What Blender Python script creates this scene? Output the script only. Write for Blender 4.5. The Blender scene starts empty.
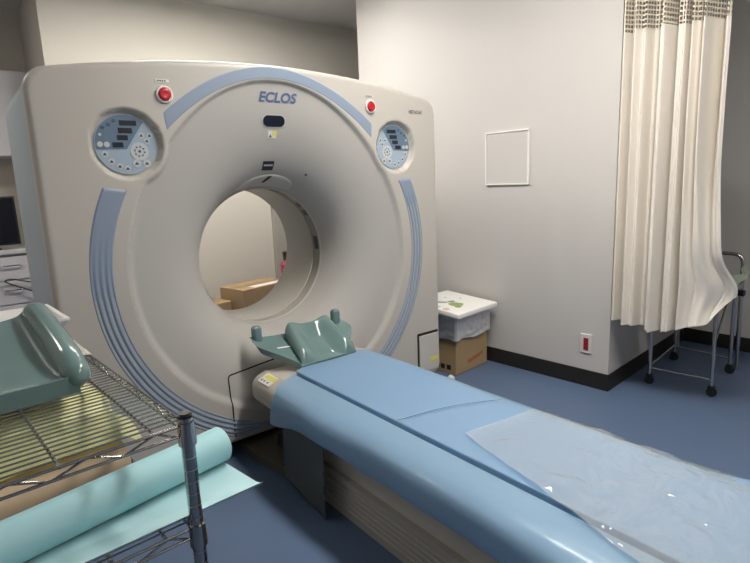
import bpy, bmesh, math, random
from mathutils import Vector, Matrix, noise
random.seed(4)
S = bpy.context.scene
COL = S.collection
PI = math.pi
def clamp(x, a=0.0, b=1.0): return max(a, min(b, x))
def sstep(a, b, x):
    t = clamp((x-a)/(b-a)); return t*t*(3-2*t)

# ------------------------------------------------------------------ materials
MATS = {}
def mat(name, col, rough=.5, metal=0.0, noise_amt=0.0, noise_scale=8.0, bump=0.0, bump_scale=60.0, spec=.5, coat=0.0, emit=None, sheen=0.0, alpha=None, trans=0.0):
    m = bpy.data.materials.new(name); m.use_nodes = True
    nt = m.node_tree; b = nt.nodes['Principled BSDF']
    b.inputs['Base Color'].default_value = (*col, 1); b.inputs['Roughness'].default_value = rough
    b.inputs['Metallic'].default_value = metal; b.inputs['Specular IOR Level'].default_value = spec
    b.inputs['Coat Weight'].default_value = coat
    b.inputs['Sheen Weight'].default_value = sheen
    b.inputs['Transmission Weight'].default_value = trans
    if alpha is not None: b.inputs['Alpha'].default_value = alpha
    tc = nt.nodes.new('ShaderNodeTexCoord')
    if noise_amt:
        n = nt.nodes.new('ShaderNodeTexNoise'); n.inputs['Scale'].default_value = noise_scale; n.inputs['Detail'].default_value = 5
        nt.links.new(tc.outputs['Object'], n.inputs['Vector'])
        mx = nt.nodes.new('ShaderNodeMix'); mx.data_type = 'RGBA'
        mx.inputs['A'].default_value = (*[c*(1-noise_amt) for c in col], 1)
        mx.inputs['B'].default_value = (*[min(1, c*(1+noise_amt)) for c in col], 1)
        nt.links.new(n.outputs['Fac'], mx.inputs['Factor']); nt.links.new(mx.outputs['Result'], b.inputs['Base Color'])
    if bump:
        n2 = nt.nodes.new('ShaderNodeTexNoise'); n2.inputs['Scale'].default_value = bump_scale; n2.inputs['Detail'].default_value = 3
        nt.links.new(tc.outputs['Object'], n2.inputs['Vector'])
        bp = nt.nodes.new('ShaderNodeBump'); bp.inputs['Strength'].default_value = bump; bp.inputs['Distance'].default_value = .004
        nt.links.new(n2.outputs['Fac'], bp.inputs['Height']); nt.links.new(bp.outputs['Normal'], b.inputs['Normal'])
    if emit:
        b.inputs['Emission Color'].default_value = (*emit[0], 1); b.inputs['Emission Strength'].default_value = emit[1]
    MATS[name] = m; return m

m_wall = mat('wall_paint', (.54,.518,.495), .7, bump=.08, bump_scale=180)
m_wallb = mat('cream_wall_paint', (.66,.62,.55), .7, bump=.08, bump_scale=180)
m_ceil = mat('ceiling_board', (.62,.59,.56), .8, noise_amt=.05, noise_scale=60)
m_floor = mat('blue_vinyl', (.10,.148,.245), .38, noise_amt=.06, noise_scale=5, spec=.35)
m_base = mat('dark_baseboard', (.018,.015,.013), .5)
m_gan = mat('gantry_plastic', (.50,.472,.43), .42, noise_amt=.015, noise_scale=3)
m_dish_shade = mat('gantry_plastic_dish_shade', (.437,.42,.396), .45, noise_amt=.015, noise_scale=3)  # cover plastic toned down: mostly the dish's shade, put into its colour
m_gan2 = mat('bezel_plastic', (.54,.515,.475), .4)
m_bore = mat('bore_plastic', (.46,.435,.39), .4)
m_groove = mat('scan_window_film', (.32,.30,.27), .25)
m_side = mat('bluegrey_side_plastic', (.37,.425,.46), .5, noise_amt=.04, noise_scale=6)
m_band = mat('pale_blue_band', (.245,.305,.40), .42, noise_amt=.02)
m_black = mat('black_plastic', (.012,.012,.014), .4)
m_gap = mat('dark_gap', (.012,.011,.010), .8)
m_glassblk = mat('dark_display_glass', (.012,.016,.032), .12)
m_ink = mat('navy_ink', (.085,.13,.27), .5)
m_greyink = mat('grey_ink', (.10,.10,.12), .5)
m_slate = mat('slate_panel', (.12,.18,.265), .4)
m_pale = mat('pale_panel', (.34,.42,.52), .4)
m_lcd = mat('display_black', (.012,.018,.028), .25)
m_key = mat('key_grey', (.52,.55,.56), .45)
m_keyg = mat('key_symbol', (.05,.08,.11), .5)
m_green = mat('indicator_green', (.03,.10,.11), .4)
m_red = mat('red_button', (.50,.012,.02), .28)
m_white = mat('white_plastic', (.80,.79,.77), .4)
m_yel = mat('yellow_label', (.75,.68,.12), .5)
m_steel = mat('steel_tube', (.55,.54,.52), .25, metal=1)
m_chrome = mat('chrome', (.40,.395,.39), .16, metal=1)
m_groovering = mat('post_groove', (.75,.74,.72), .3, metal=1)
m_bed = mat('couch_beige', (.50,.465,.40), .45, noise_amt=.03)
m_bedrib = mat('couch_rib_beige', (.36,.34,.30), .5)
m_brown = mat('base_plate_brown', (.10,.085,.065), .6)
m_teal = mat('teal_moulded_foam', (.145,.228,.224), .18, noise_amt=.04, noise_scale=9, coat=.25)
m_cyan = mat('cyan_paper', (.37,.64,.69), .6, bump=.05, bump_scale=30)
m_cyan2 = mat('pale_cyan_paper', (.44,.67,.71), .5)
m_tan = mat('tan_paper', (.52,.385,.26), .6)
m_ylw = mat('yellow_bundle', (.88,.83,.44), .6, noise_amt=.22, noise_scale=24, bump=.8, bump_scale=50)
m_card = mat('cardboard', (.40,.27,.145), .7, noise_amt=.06, noise_scale=14)
m_card2 = mat('pale_cardboard', (.38,.265,.14), .7, noise_amt=.05, noise_scale=14)
m_tape = mat('packing_tape', (.30,.19,.09), .3)
m_redink = mat('red_ink', (.42,.13,.06), .7)
m_paper = mat('white_paper', (.75,.73,.68), .6)
m_lid = mat('white_foam_lid', (.86,.85,.82), .5)
m_leaf = mat('green_print', (.30,.40,.14), .6, noise_amt=.25, noise_scale=60)
m_grprint = mat('grey_print', (.30,.33,.32), .6, noise_amt=.3, noise_scale=60)
m_orprint = mat('orange_print', (.72,.50,.36), .6)
m_pinkred = mat('crimson_cover', (.45,.03,.10), .45)
m_board = mat('darker_strip_board', (.40,.375,.33), .6)
m_cab = mat('white_laminate', (.68,.66,.68), .45)
m_drawer = mat('grey_white_laminate', (.55,.53,.55), .45)
m_count = mat('counter_top', (.50,.49,.47), .4)
m_screen = mat('monitor_black', (.006,.006,.01), .2)
m_cloth = mat('green_cloth', (.58,.66,.54), .8)
m_lightframe = mat('light_frame', (.8,.8,.8), .5)
m_redsock = mat('red_socket', (.30,.012,.02), .35)
m_plate = mat('outlet_plate', (.66,.62,.58), .4)

def node_mat(name):
    m = bpy.data.materials.new(name); m.use_nodes = True
    nt = m.node_tree; nt.nodes.clear()
    out = nt.nodes.new('ShaderNodeOutputMaterial'); return m, nt, out
def diffuse_emission(name, col, strength):
    m, nt, out = node_mat(name); e = nt.nodes.new('ShaderNodeEmission')
    e.inputs[0].default_value = (*col, 1); e.inputs[1].default_value = strength
    nt.links.new(e.outputs[0], out.inputs[0]); return m
# glossy clear film
def film_mat(name, tint, haze, hazecol, rough, bump=.0):
    m, nt, out = node_mat(name); N = nt.nodes; L = nt.links
    tr = N.new('ShaderNodeBsdfTransparent'); tr.inputs[0].default_value = (*tint, 1)
    df = N.new('ShaderNodeBsdfPrincipled'); df.inputs['Base Color'].default_value = (*hazecol, 1); df.inputs['Roughness'].default_value = .6
    gl = N.new('ShaderNodeBsdfGlossy'); gl.inputs['Roughness'].default_value = rough; gl.inputs[0].default_value = (1,1,1,1)
    m1 = N.new('ShaderNodeMixShader'); m1.inputs[0].default_value = haze
    m2 = N.new('ShaderNodeMixShader')
    fr = N.new('ShaderNodeFresnel'); fr.inputs[0].default_value = 1.45
    L.new(tr.outputs[0], m1.inputs[1]); L.new(df.outputs[0], m1.inputs[2])
    L.new(fr.outputs[0], m2.inputs[0]); L.new(m1.outputs[0], m2.inputs[1]); L.new(gl.outputs[0], m2.inputs[2])
    if bump:
        tc = N.new('ShaderNodeTexCoord'); n = N.new('ShaderNodeTexNoise'); n.inputs['Scale'].default_value = 9; n.inputs['Detail'].default_value = 2
        n.inputs['Distortion'].default_value = 1.2
        bp = N.new('ShaderNodeBump'); bp.inputs['Strength'].default_value = bump; bp.inputs['Distance'].default_value = .03
        L.new(tc.outputs['Object'], n.inputs['Vector']); L.new(n.outputs['Fac'], bp.inputs['Height'])
        L.new(bp.outputs[0], gl.inputs['Normal']); L.new(bp.outputs[0], fr.inputs['Normal'])
    L.new(m2.outputs[0], out.inputs[0]); return m
m_film = film_mat('clear_plastic_film', (.93,.95,.95), .20, (.80,.82,.81), .07, .6)
m_greyfilm = mat('grey_plastic_flap', (.17,.195,.20), .5, alpha=.88, spec=.25)
m_bag = film_mat('grey_bag_film', (.9,.9,.92), .9, (.62,.62,.65), .3, .8)
# couch cover sheet: soft satin blue plastic
m_sheet = mat('blue_couch_sheet', (.43,.65,.86), .30, noise_amt=.02, noise_scale=2, coat=.3)
m_crease_shade = mat('blue_crease_shade', (.10,.19,.32), .5)  # darker sheet blue, standing in for the shade in a fold
# curtain
def cloth_mat(name, col, net=False):
    m, nt, out = node_mat(name); N = nt.nodes; L = nt.links
    d = N.new('ShaderNodeBsdfDiffuse'); d.inputs[0].default_value = (*col, 1)
    t = N.new('ShaderNodeBsdfTranslucent'); t.inputs[0].default_value = (*col, 1)
    g = N.new('ShaderNodeBsdfGlossy'); g.inputs[0].default_value = (1,.97,.9,1); g.inputs['Roughness'].default_value = .45
    mx = N.new('ShaderNodeMixShader'); mx.inputs[0].default_value = .06
    L.new(d.outputs[0], mx.inputs[1]); L.new(t.outputs[0], mx.inputs[2])
    m2 = N.new('ShaderNodeMixShader'); m2.inputs[0].default_value = .05
    L.new(mx.outputs[0], m2.inputs[1]); L.new(g.outputs[0], m2.inputs[2])
    last = m2
    if net:
        uv = N.new('ShaderNodeUVMap'); uv.uv_map = 'UVMap'
        sx = N.new('ShaderNodeSeparateXYZ'); L.new(uv.outputs[0], sx.inputs[0])
        def frac(i, sc, th):
            a = N.new('ShaderNodeMath'); a.operation = 'MULTIPLY'; a.inputs[1].default_value = sc
            L.new(sx.outputs[i], a.inputs[0])
            b = N.new('ShaderNodeMath'); b.operation = 'FRACT'; L.new(a.outputs[0], b.inputs[0])
            c = N.new('ShaderNodeMath'); c.operation = 'GREATER_THAN'; c.inputs[1].default_value = th; L.new(b.outputs[0], c.inputs[0]); return c
        a = frac(0, 52, .38); b = frac(1, 46, .38)
        mu = N.new('ShaderNodeMath'); mu.operation = 'MULTIPLY'; L.new(a.outputs[0], mu.inputs[0]); L.new(b.outputs[0], mu.inputs[1])
        tr = N.new('ShaderNodeBsdfTransparent')
        m3 = N.new('ShaderNodeMixShader'); L.new(mu.outputs[0], m3.inputs[0]); L.new(m2.outputs[0], m3.inputs[1]); L.new(tr.outputs[0], m3.inputs[2]); last = m3
    L.new(last.outputs[0], out.inputs[0]); return m
m_curt = cloth_mat('cream_curtain', (.80,.75,.68))
m_net = cloth_mat('cream_curtain_netting', (.70,.64,.54), True)
m_lamp = diffuse_emission('lamp_diffuser', (1.0,.955,.89), 46.0)
m_lamp3 = diffuse_emission('far_lamp_diffuser', (1.0,.955,.88), 24.0)
m_lamp2 = diffuse_emission('rear_lamp_diffuser', (1.0,.95,.88), 50.0)

# ------------------------------------------------------------------ object helpers
def tag(o, label=None, cat=None, group=None, kind=None):
    if label: o['label'] = label
    if cat: o['category'] = cat
    if group: o['group'] = group
    if kind: o['kind'] = kind
    return o
def root(name, loc, label, cat, group=None):
    o = bpy.data.objects.new(name, None); COL.objects.link(o); o.location = loc; o.empty_display_size = .1
    return tag(o, label, cat, group)
WORLD = {}
def link(name, bm, m, parent=None, smooth=False, auto=None, label=None):
    me = bpy.data.meshes.new(name)
    c = Vector((0,0,0))
    if bm.verts:
        mn = Vector([min(v.co[i] for v in bm.verts) for i in range(3)]); mx = Vector([max(v.co[i] for v in bm.verts) for i in range(3)])
        c = Vector(((mn.x+mx.x)/2, (mn.y+mx.y)/2, mn.z))
        for v in bm.verts: v.co -= c
    bmesh.ops.recalc_face_normals(bm, faces=bm.faces)
    if smooth:
        for f in bm.faces: f.smooth = True
        if auto is not None:
            for e in bm.edges:
                if len(e.link_faces) == 2 and e.calc_face_angle(0) > math.radians(auto): e.smooth = False
    bm.to_mesh(me); bm.free()
    for mm in (m if isinstance(m, (list, tuple)) else [m]): me.materials.append(mm)
    o = bpy.data.objects.new(name, me); COL.objects.link(o)
    pw = Vector((0,0,0)); p = parent
    if parent: o.parent = parent; pw = WORLD[parent.name]
    o.location = c - pw; WORLD[o.name] = c
    if label: o['label'] = label
    return o
def R_(name, loc, label, cat, group=None):
    o = root(name, loc, label, cat, group); WORLD[o.name] = Vector(loc); return o
def structure(name, bm, m, **k): o = link(name, bm, m, **k); o['kind'] = 'structure'; return o
def BM(): return bmesh.new()
def box(bm, lo, hi, bev=0.0, seg=2, M=None):
    r = bmesh.ops.create_cube(bm, size=1)['verts']
    for v in r:
        v.co = Vector(((lo[i]+hi[i])/2 + v.co[i]*(hi[i]-lo[i]) for i in range(3)))
    if bev:
        es = list({e for v in r for e in v.link_edges})
        rr = bmesh.ops.bevel(bm, geom=es, offset=bev, segments=seg, profile=.5, affect='EDGES')
        r = list({v for f in rr['faces'] for v in f.verts} | {v for v in r if v.is_valid})
    if M is not None:
        for v in r: v.co = M @ v.co
    return r
def cyl(bm, p, q, rad, seg=16, rad2=None, caps=True):
    p, q = Vector(p), Vector(q); d = q-p; L = d.length
    rot = d.to_track_quat('Z', 'Y').to_matrix().to_4x4()
    M = Matrix.Translation((p+q)/2) @ rot
    bmesh.ops.create_cone(bm, cap_ends=caps, segments=seg, radius1=rad, radius2=rad if rad2 is None else rad2, depth=L, matrix=M)
def tube(bm, pts, rad, seg=10, closed=False):
    pts = [Vector(p) for p in pts]; n = len(pts); rings = []
    for i, p in enumerate(pts):
        a = pts[max(i-1,0)]; b = pts[min(i+1,n-1)]
        t = (b-a).normalized()
        u = t.orthogonal() if i == 0 else (prev - prev.dot(t)*t)
        u.normalize(); prev = u; w = t.cross(u)
        rr = rad(i/(n-1)) if callable(rad) else rad
        rings.append([bm.verts.new(p + rr*(math.cos(2*PI*k/seg)*u + math.sin(2*PI*k/seg)*w)) for k in range(seg)])
    for i in range(n-1):
        for k in range(seg): bm.faces.new((rings[i][k], rings[i][(k+1)%seg], rings[i+1][(k+1)%seg], rings[i+1][k]))
    bm.faces.new(rings[0][::-1]); bm.faces.new(rings[-1])
def bend(pts, r, n=6):
    """round the inner corners of a polyline"""
    P = [Vector(p) for p in pts]; out = [P[0]]
    for i in range(1, len(P)-1):
        a = (P[i-1]-P[i]).normalized(); b = (P[i+1]-P[i]).normalized()
        s, e = P[i]+a*r, P[i]+b*r
        for k in range(n+1):
            t = k/n; out.append(s*(1-t)**2 + P[i]*2*t*(1-t) + e*t*t)
    return out+[P[-1]]
def grid(bm, f, nu, nv, cu=False):
    V = [[bm.verts.new(f(i/(nu-1) if not cu else i/nu, j/(nv-1))) for j in range(nv)] for i in range(nu)]
    for i in range(nu if cu else nu-1):
        for j in range(nv-1): bm.faces.new((V[i][j], V[(i+1)%nu][j], V[(i+1)%nu][j+1], V[i][j+1]))
    return V
def uvsphere(bm, c, r, sc=(1,1,1), seg=16):
    bmesh.ops.create_uvsphere(bm, u_segments=seg, v_segments=seg//2, radius=r, matrix=Matrix.Translation(c) @ Matrix.Diagonal((*sc,1)))
def prism(bm, poly, axis_fn0, axis_fn1):
    a = [bm.verts.new(axis_fn0(p)) for p in poly]; b = [bm.verts.new(axis_fn1(p)) for p in poly]
    n = len(poly)
    for i in range(n): bm.faces.new((a[i], a[(i+1)%n], b[(i+1)%n], b[i]))
    bm.faces.new(a[::-1]); bm.faces.new(b)
def text_bm(txt, size, shear=0.0, bold=0.0):
    cu = bpy.data.curves.new('lettering_curve', 'FONT'); cu.body = txt; cu.size = size; cu.align_x = 'CENTER'; cu.align_y = 'CENTER'
    cu.shear = shear; cu.offset = bold; cu.resolution_u = 3
    ob = bpy.data.objects.new('lettering_source', cu); COL.objects.link(ob)
    dg = bpy.context.evaluated_depsgraph_get(); dg.update()
    me = bpy.data.meshes.new_from_object(ob.evaluated_get(dg))
    COL.objects.unlink(ob); bpy.data.objects.remove(ob); bpy.data.curves.remove(cu)
    bm = BM(); bm.from_mesh(me); bpy.data.meshes.remove(me); return bm

# ------------------------------------------------------------------ the room
H = 2.70
def wallx(y): return 1.59 - .07*(y+.77)
WC = (1.59, -.77)                  # outer corner beside the curtain
EY = 1.30                          # far edge of the wall block
EC = (wallx(EY), EY)
A2 = (2.885, -.647)                # inner corner of the alcove
BY = 2.17                          # wall behind the scanner
LX = -.60
def vwall(name, pts, m, z0=0, z1=H, th=.06):
    """vertical wall through a list of plan points; solid, thickened to the left of travel"""
    bm = BM(); P = [Vector((*p,0)) for p in pts]; n = len(P); O = []
    for i in range(n):
        ds = []
        if i > 0: ds.append((P[i]-P[i-1]).normalized())
        if i < n-1: ds.append((P[i+1]-P[i]).normalized())
        ns = [Vector((-d.y, d.x, 0)) for d in ds]; a = sum(ns, Vector()).normalized()
        O.append(P[i] + a*th/max(.3, a.dot(ns[0])))
    for i in range(n-1):
        q = [P[i], P[i+1], O[i+1], O[i]]
        prism(bm, q, lambda p: Vector((p.x,p.y,z0)), lambda p: Vector((p.x,p.y,z1)))
    return structure(name, bm, m)
bm = BM(); box(bm, (-3.0,-5.0,-.05), (3.2,3.4,0)); structure('floor', bm, m_floor)
bm = BM(); box(bm, (-3.0,-5.0,H), (3.2,3.4,H+.05)); structure('ceiling', bm, m_ceil)
# wall block on the right: wide face, its end behind the scanner, the alcove side
bm = BM()
blk = [WC, A2, (3.1,-.647), (3.1,EY), EC]
prism(bm, blk, lambda p: Vector((*p,0)), lambda p: Vector((*p,H))); structure('wall_right', bm, m_wall)
bm = BM(); prism(bm, [(A2[0],-.67),(2.965,-5.0),(3.1,-5.0),(3.1,-.67)], lambda p: Vector((*p,0)), lambda p: Vector((*p,H))); structure('wall_alcove', bm, m_wall)
bm = BM(); prism(bm, [(LX,BY),(3.1,BY),(3.1,3.3),(LX,3.3)], lambda p: Vector((*p,0)), lambda p: Vector((*p,H))); structure('wall_back', bm, m_wallb)
bm = BM(); box(bm, (-2.9,3.12,0), (LX,3.3,H)); structure('wall_recess', bm, m_wallb)
bm = BM(); box(bm, (-2.9,-5.0,0), (-2.8,3.3,H)); structure('wall_left', bm, m_wall)
bm = BM(); box(bm, (-2.9,-5.0,0), (3.1,-4.9,H)); structure('wall_front', bm, m_wall)
def basebd(name, a, b, h=.1, th=.006):
    a = Vector((*a,0)); b = Vector((*b,0)); d = (b-a).normalized(); n = Vector((d.y,-d.x,0))*th
    bm = BM(); prism(bm, [a,b,b+n,a+n], lambda p: Vector((p.x,p.y,0)), lambda p: Vector((p.x,p.y,h))); structure(name, bm, m_base)
basebd('baseboard_right', EC, (WC[0],WC[1]-.006))
basebd('baseboard_alcove_side', (WC[0]-.006,WC[1]), A2)
basebd('baseboard_alcove', A2, (2.965,-4.9))
basebd('baseboard_back', (LX,BY), (3.1,BY))

# ------------------------------------------------------------------ ceiling lights
def ceiling_light(x, y, sx, sy, m, label):
    t = R_('ceiling_light', (x,y,H-.035), label, 'ceiling light', 'ceiling light panels')
    bm = BM()
    for lo, hi in (((-sx,-sy),(sx,-sy+.02)),((-sx,sy-.02),(sx,sy)),((-sx,-sy+.02),(-sx+.02,sy-.02)),((sx-.02,-sy+.02),(sx,sy-.02))):
        box(bm, (x+lo[0],y+lo[1],H-.035), (x+hi[0],y+hi[1],H))
    link('frame', bm, m_lightframe, t)
    bm = BM(); box(bm, (x-sx+.02,y-sy+.02,H-.028), (x+sx-.02,y+sy-.02,H-.004)); link('diffuser', bm, m, t)
ceiling_light(.42, -1.2, .16, .75, m_lamp, 'ceiling light panel above the scanner couch')
ceiling_light(.42, -3.3, .16, .75, m_lamp3, 'ceiling light panel over the foot end of the room')
ceiling_light(.25, 1.0, .60, .16, m_lamp2, 'ceiling light panel behind the scanner')
ceiling_light(-2.0, 1.0, .16, .20, m_lamp2, 'ceiling light panel left of the scanner near the desk')

# ------------------------------------------------------------------ scanner gantry
BZ = .892
PX, PZ, WX = .685, 1.432, .009
def dish_r(deg): return .735 + .094*math.exp(-((deg-93)/37)**2)
def F0(x, z):
    r = math.hypot(x, z-BZ); rd = dish_r(math.degrees(math.atan2(z-BZ, x)))
    t = clamp((rd-.014-r)/(rd-.364))
    return .050*t + .120*t**3 + .100*t**14 + .016*sstep(0, 1, (rd-r)/(.013 if rd > .80 else .013+(.80-rd)*.35))
def F(x, z):
    y = F0(x, z)
    d = math.hypot(x-(PX if x > 0 else -PX)-WX, z-PZ)
    if d < .2:
        y *= sstep(.152, .165, d)
        y += .028*(1-sstep(.126, .133, d))
    return y
ZB = .065
def ztop(x): return 1.785 - .1*x*x
def inside(x, z, e=0.0):
    """signed distance-like test for the front cover outline (negative inside)"""
    hx = .995 + .012*(1-z/1.8) - e; zt = 1.785 - e; rc = .07
    ax = abs(x)
    zt2 = zt - .1*ax*ax; zb = ZB + e
    qx = ax-(hx-rc); qz = max(z-(zt2-rc), (zb+rc)-z)
    return math.hypot(max(qx,0), max(qz,0)) + min(max(qx,qz),0) - rc
def outline_r(th, e=0.0):
    lo, hi = .4, 2.2
    for _ in range(40):
        m = (lo+hi)/2
        if inside(m*math.cos(th), BZ+m*math.sin(th), e) > 0: hi = m
        else: lo = m
    return lo
gx = R_('ct_scanner_gantry', (0,.4,0), 'large cream CT scanner gantry with round bore, pale blue arcs and two control dials', 'CT scanner')
NT, NR = 560, 96
bm = BM(); rings = []
OUT = [outline_r(2*PI*i/NT) for i in range(NT)]
for j in range(NR+1):
    ring = []
    for i in range(NT):
        th = 2*PI*i/NT; Rm = OUT[i]-.025; s = j/NR
        r = .35 + (Rm-.35)*s**1.08
        x, z = r*math.cos(th), BZ+r*math.sin(th)
        ring.append(bm.verts.new((x, F(x,z), z)))
    rings.append(ring)
for k in range(1, 7):
    a = k/6*PI/2; ring = []
    for i in range(NT):
        th = 2*PI*i/NT; r = OUT[i]-.025+.025*math.sin(a)
        ring.append(bm.verts.new((r*math.cos(th), .025*(1-math.cos(a)), BZ+r*math.sin(th))))
    rings.append(ring)
ring = []
for i in range(NT):
    th = 2*PI*i/NT; ring.append(bm.verts.new((OUT[i]*math.cos(th), .05, BZ+OUT[i]*math.sin(th))))
rings.append(ring)
for j in range(len(rings)-1):
    for i in range(NT): bm.faces.new((rings[j][i], rings[j][(i+1)%NT], rings[j+1][(i+1)%NT], rings[j+1][i]))
for f in bm.faces:
    c = f.calc_center_median()
    if c.y < .3 and math.hypot(c.x, c.z-BZ) < dish_r(math.degrees(math.atan2(c.z-BZ, c.x)))-.006 and min(math.hypot(c.x-PX-WX, c.z-PZ), math.hypot(c.x+PX-WX, c.z-PZ)) > .158: f.material_index = 1  # faces inside the dish take the darkened copy of the plastic
link('front_cover', bm, [m_gan, m_dish_shade], gx, smooth=True)
# rear body
bm = BM(); rings = []
def loop(y, e, f=1.0): return [bm.verts.new(((OUT[i]-e)*math.cos(2*PI*i/NT)*f, y, BZ+(OUT[i]-e)*math.sin(2*PI*i/NT))) for i in range(0,NT,4)]
n4 = NT//4
for y, e in ((.05,.005),(.80,.006),(.84,.03),(.86,.07)): rings.append(loop(y,e))
rings.append([bm.verts.new((.50*math.cos(2*PI*i/n4), .88, BZ+.50*math.sin(2*PI*i/n4))) for i in range(n4)])
rings.append([bm.verts.new((.36*math.cos(2*PI*i/n4), .685, BZ+.36*math.sin(2*PI*i/n4))) for i in range(n4)])
for j in range(len(rings)-1):
    for i in range(n4): bm.faces.new((rings[j][i], rings[j][(i+1)%n4], rings[j+1][(i+1)%n4], rings[j+1][i]))
link('rear_body', bm, m_side, gx, smooth=True, auto=35, label='blue-grey side and rear casing')
# bore
def lathe(prof, n=160):
    b = BM(); rr = [[b.verts.new((r*math.cos(2*PI*i/n), y, BZ+r*math.sin(2*PI*i/n))) for i in range(n)] for y, r in prof]
    for j in range(len(rr)-1):
        for i in range(n): b.faces.new((rr[j][i], rr[j][(i+1)%n], rr[j+1][(i+1)%n], rr[j+1][i]))
    return b
lip = link('bore_ring', lathe([(.270,.3515),(.278,.3485),(.284,.348),(.290,.351),(.291,.3560)]), m_gan2, gx, smooth=True, auto=50)
win = link('scan_window', lathe([(.290,.3560),(.365,.3560)]), m_groove, gx, smooth=True, label='dark ring of film around the bore')
link('bore_tube', lathe([(.364,.3565),(.365,.351),(.371,.3495),(.66,.350),(.685,.36)]), m_bore, gx, smooth=True, auto=50)
for a0, a1 in ((-1,11),(32,38),(42,47)):
    bm = BM()
    grid(bm, lambda u,v: Vector((.3548*math.cos(math.radians(a0+(a1-a0)*u)), .308+.040*v, BZ+.3548*math.sin(math.radians(a0+(a1-a0)*u)))), 8, 2)
    link('laser_slot', bm, m_black, win)
# blue bands
def band(a0, a1, ribs, slant0=0, slant1=0, nu=260, nv=37, top=False):
    bm = BM()
    def f(u, v):
        r = .787+.086*v
        if top:
            dg = (a0+a1)/2+(a0-a1)*(.5-u)
            ri = .778+.054*math.exp(-((dg-93)/30)**2); ro = .842+.042*math.exp(-((dg-95)/26)**2); r = ri+(ro-ri)*v
        a = math.radians(a0+slant0*(v-.5) + (a1+slant1*(v-.5)-a0-slant0*(v-.5))*u)
        if math.sin(a) < -.5: r = .787+(min(.873,(BZ-ZB-.027)/-math.sin(a))-.787)*v
        x, z = r*math.cos(a), BZ+r*math.sin(a)
        amp = 0
        if ribs:
            deg = math.degrees(a); dd = abs(deg-ribs[0]); amp = sstep(0, ribs[1], dd)
            if deg > ribs[0] and ribs[0] < 90 or (deg < ribs[0] and ribs[0] > 90): amp = 0
        edge = min(v, 1-v)*12; eu = min(u, 1-u)*a_len*9
        h = (.0018 if top else .0045)*min(1, edge, eu) + amp*.0045*(-.5+.5*math.cos(v*2*PI*4))*(1 if 0.06 < v < .94 else 0)
        return Vector((x, min(F(x,z),F0(x,z)) - h + .0005, z))
    a_len = abs(math.radians(a1-a0))*.8*12
    grid(bm, f, nu, nv)
    return link('trim_band', bm, m_band, gx, smooth=True)
band(130.0, 49.3, None, -2.8, 3.2, top=True)
band(153.4, 269.5, (163, 25), 1.8)
band(26.3, -89.5, (24, 10), -2.5)
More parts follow.
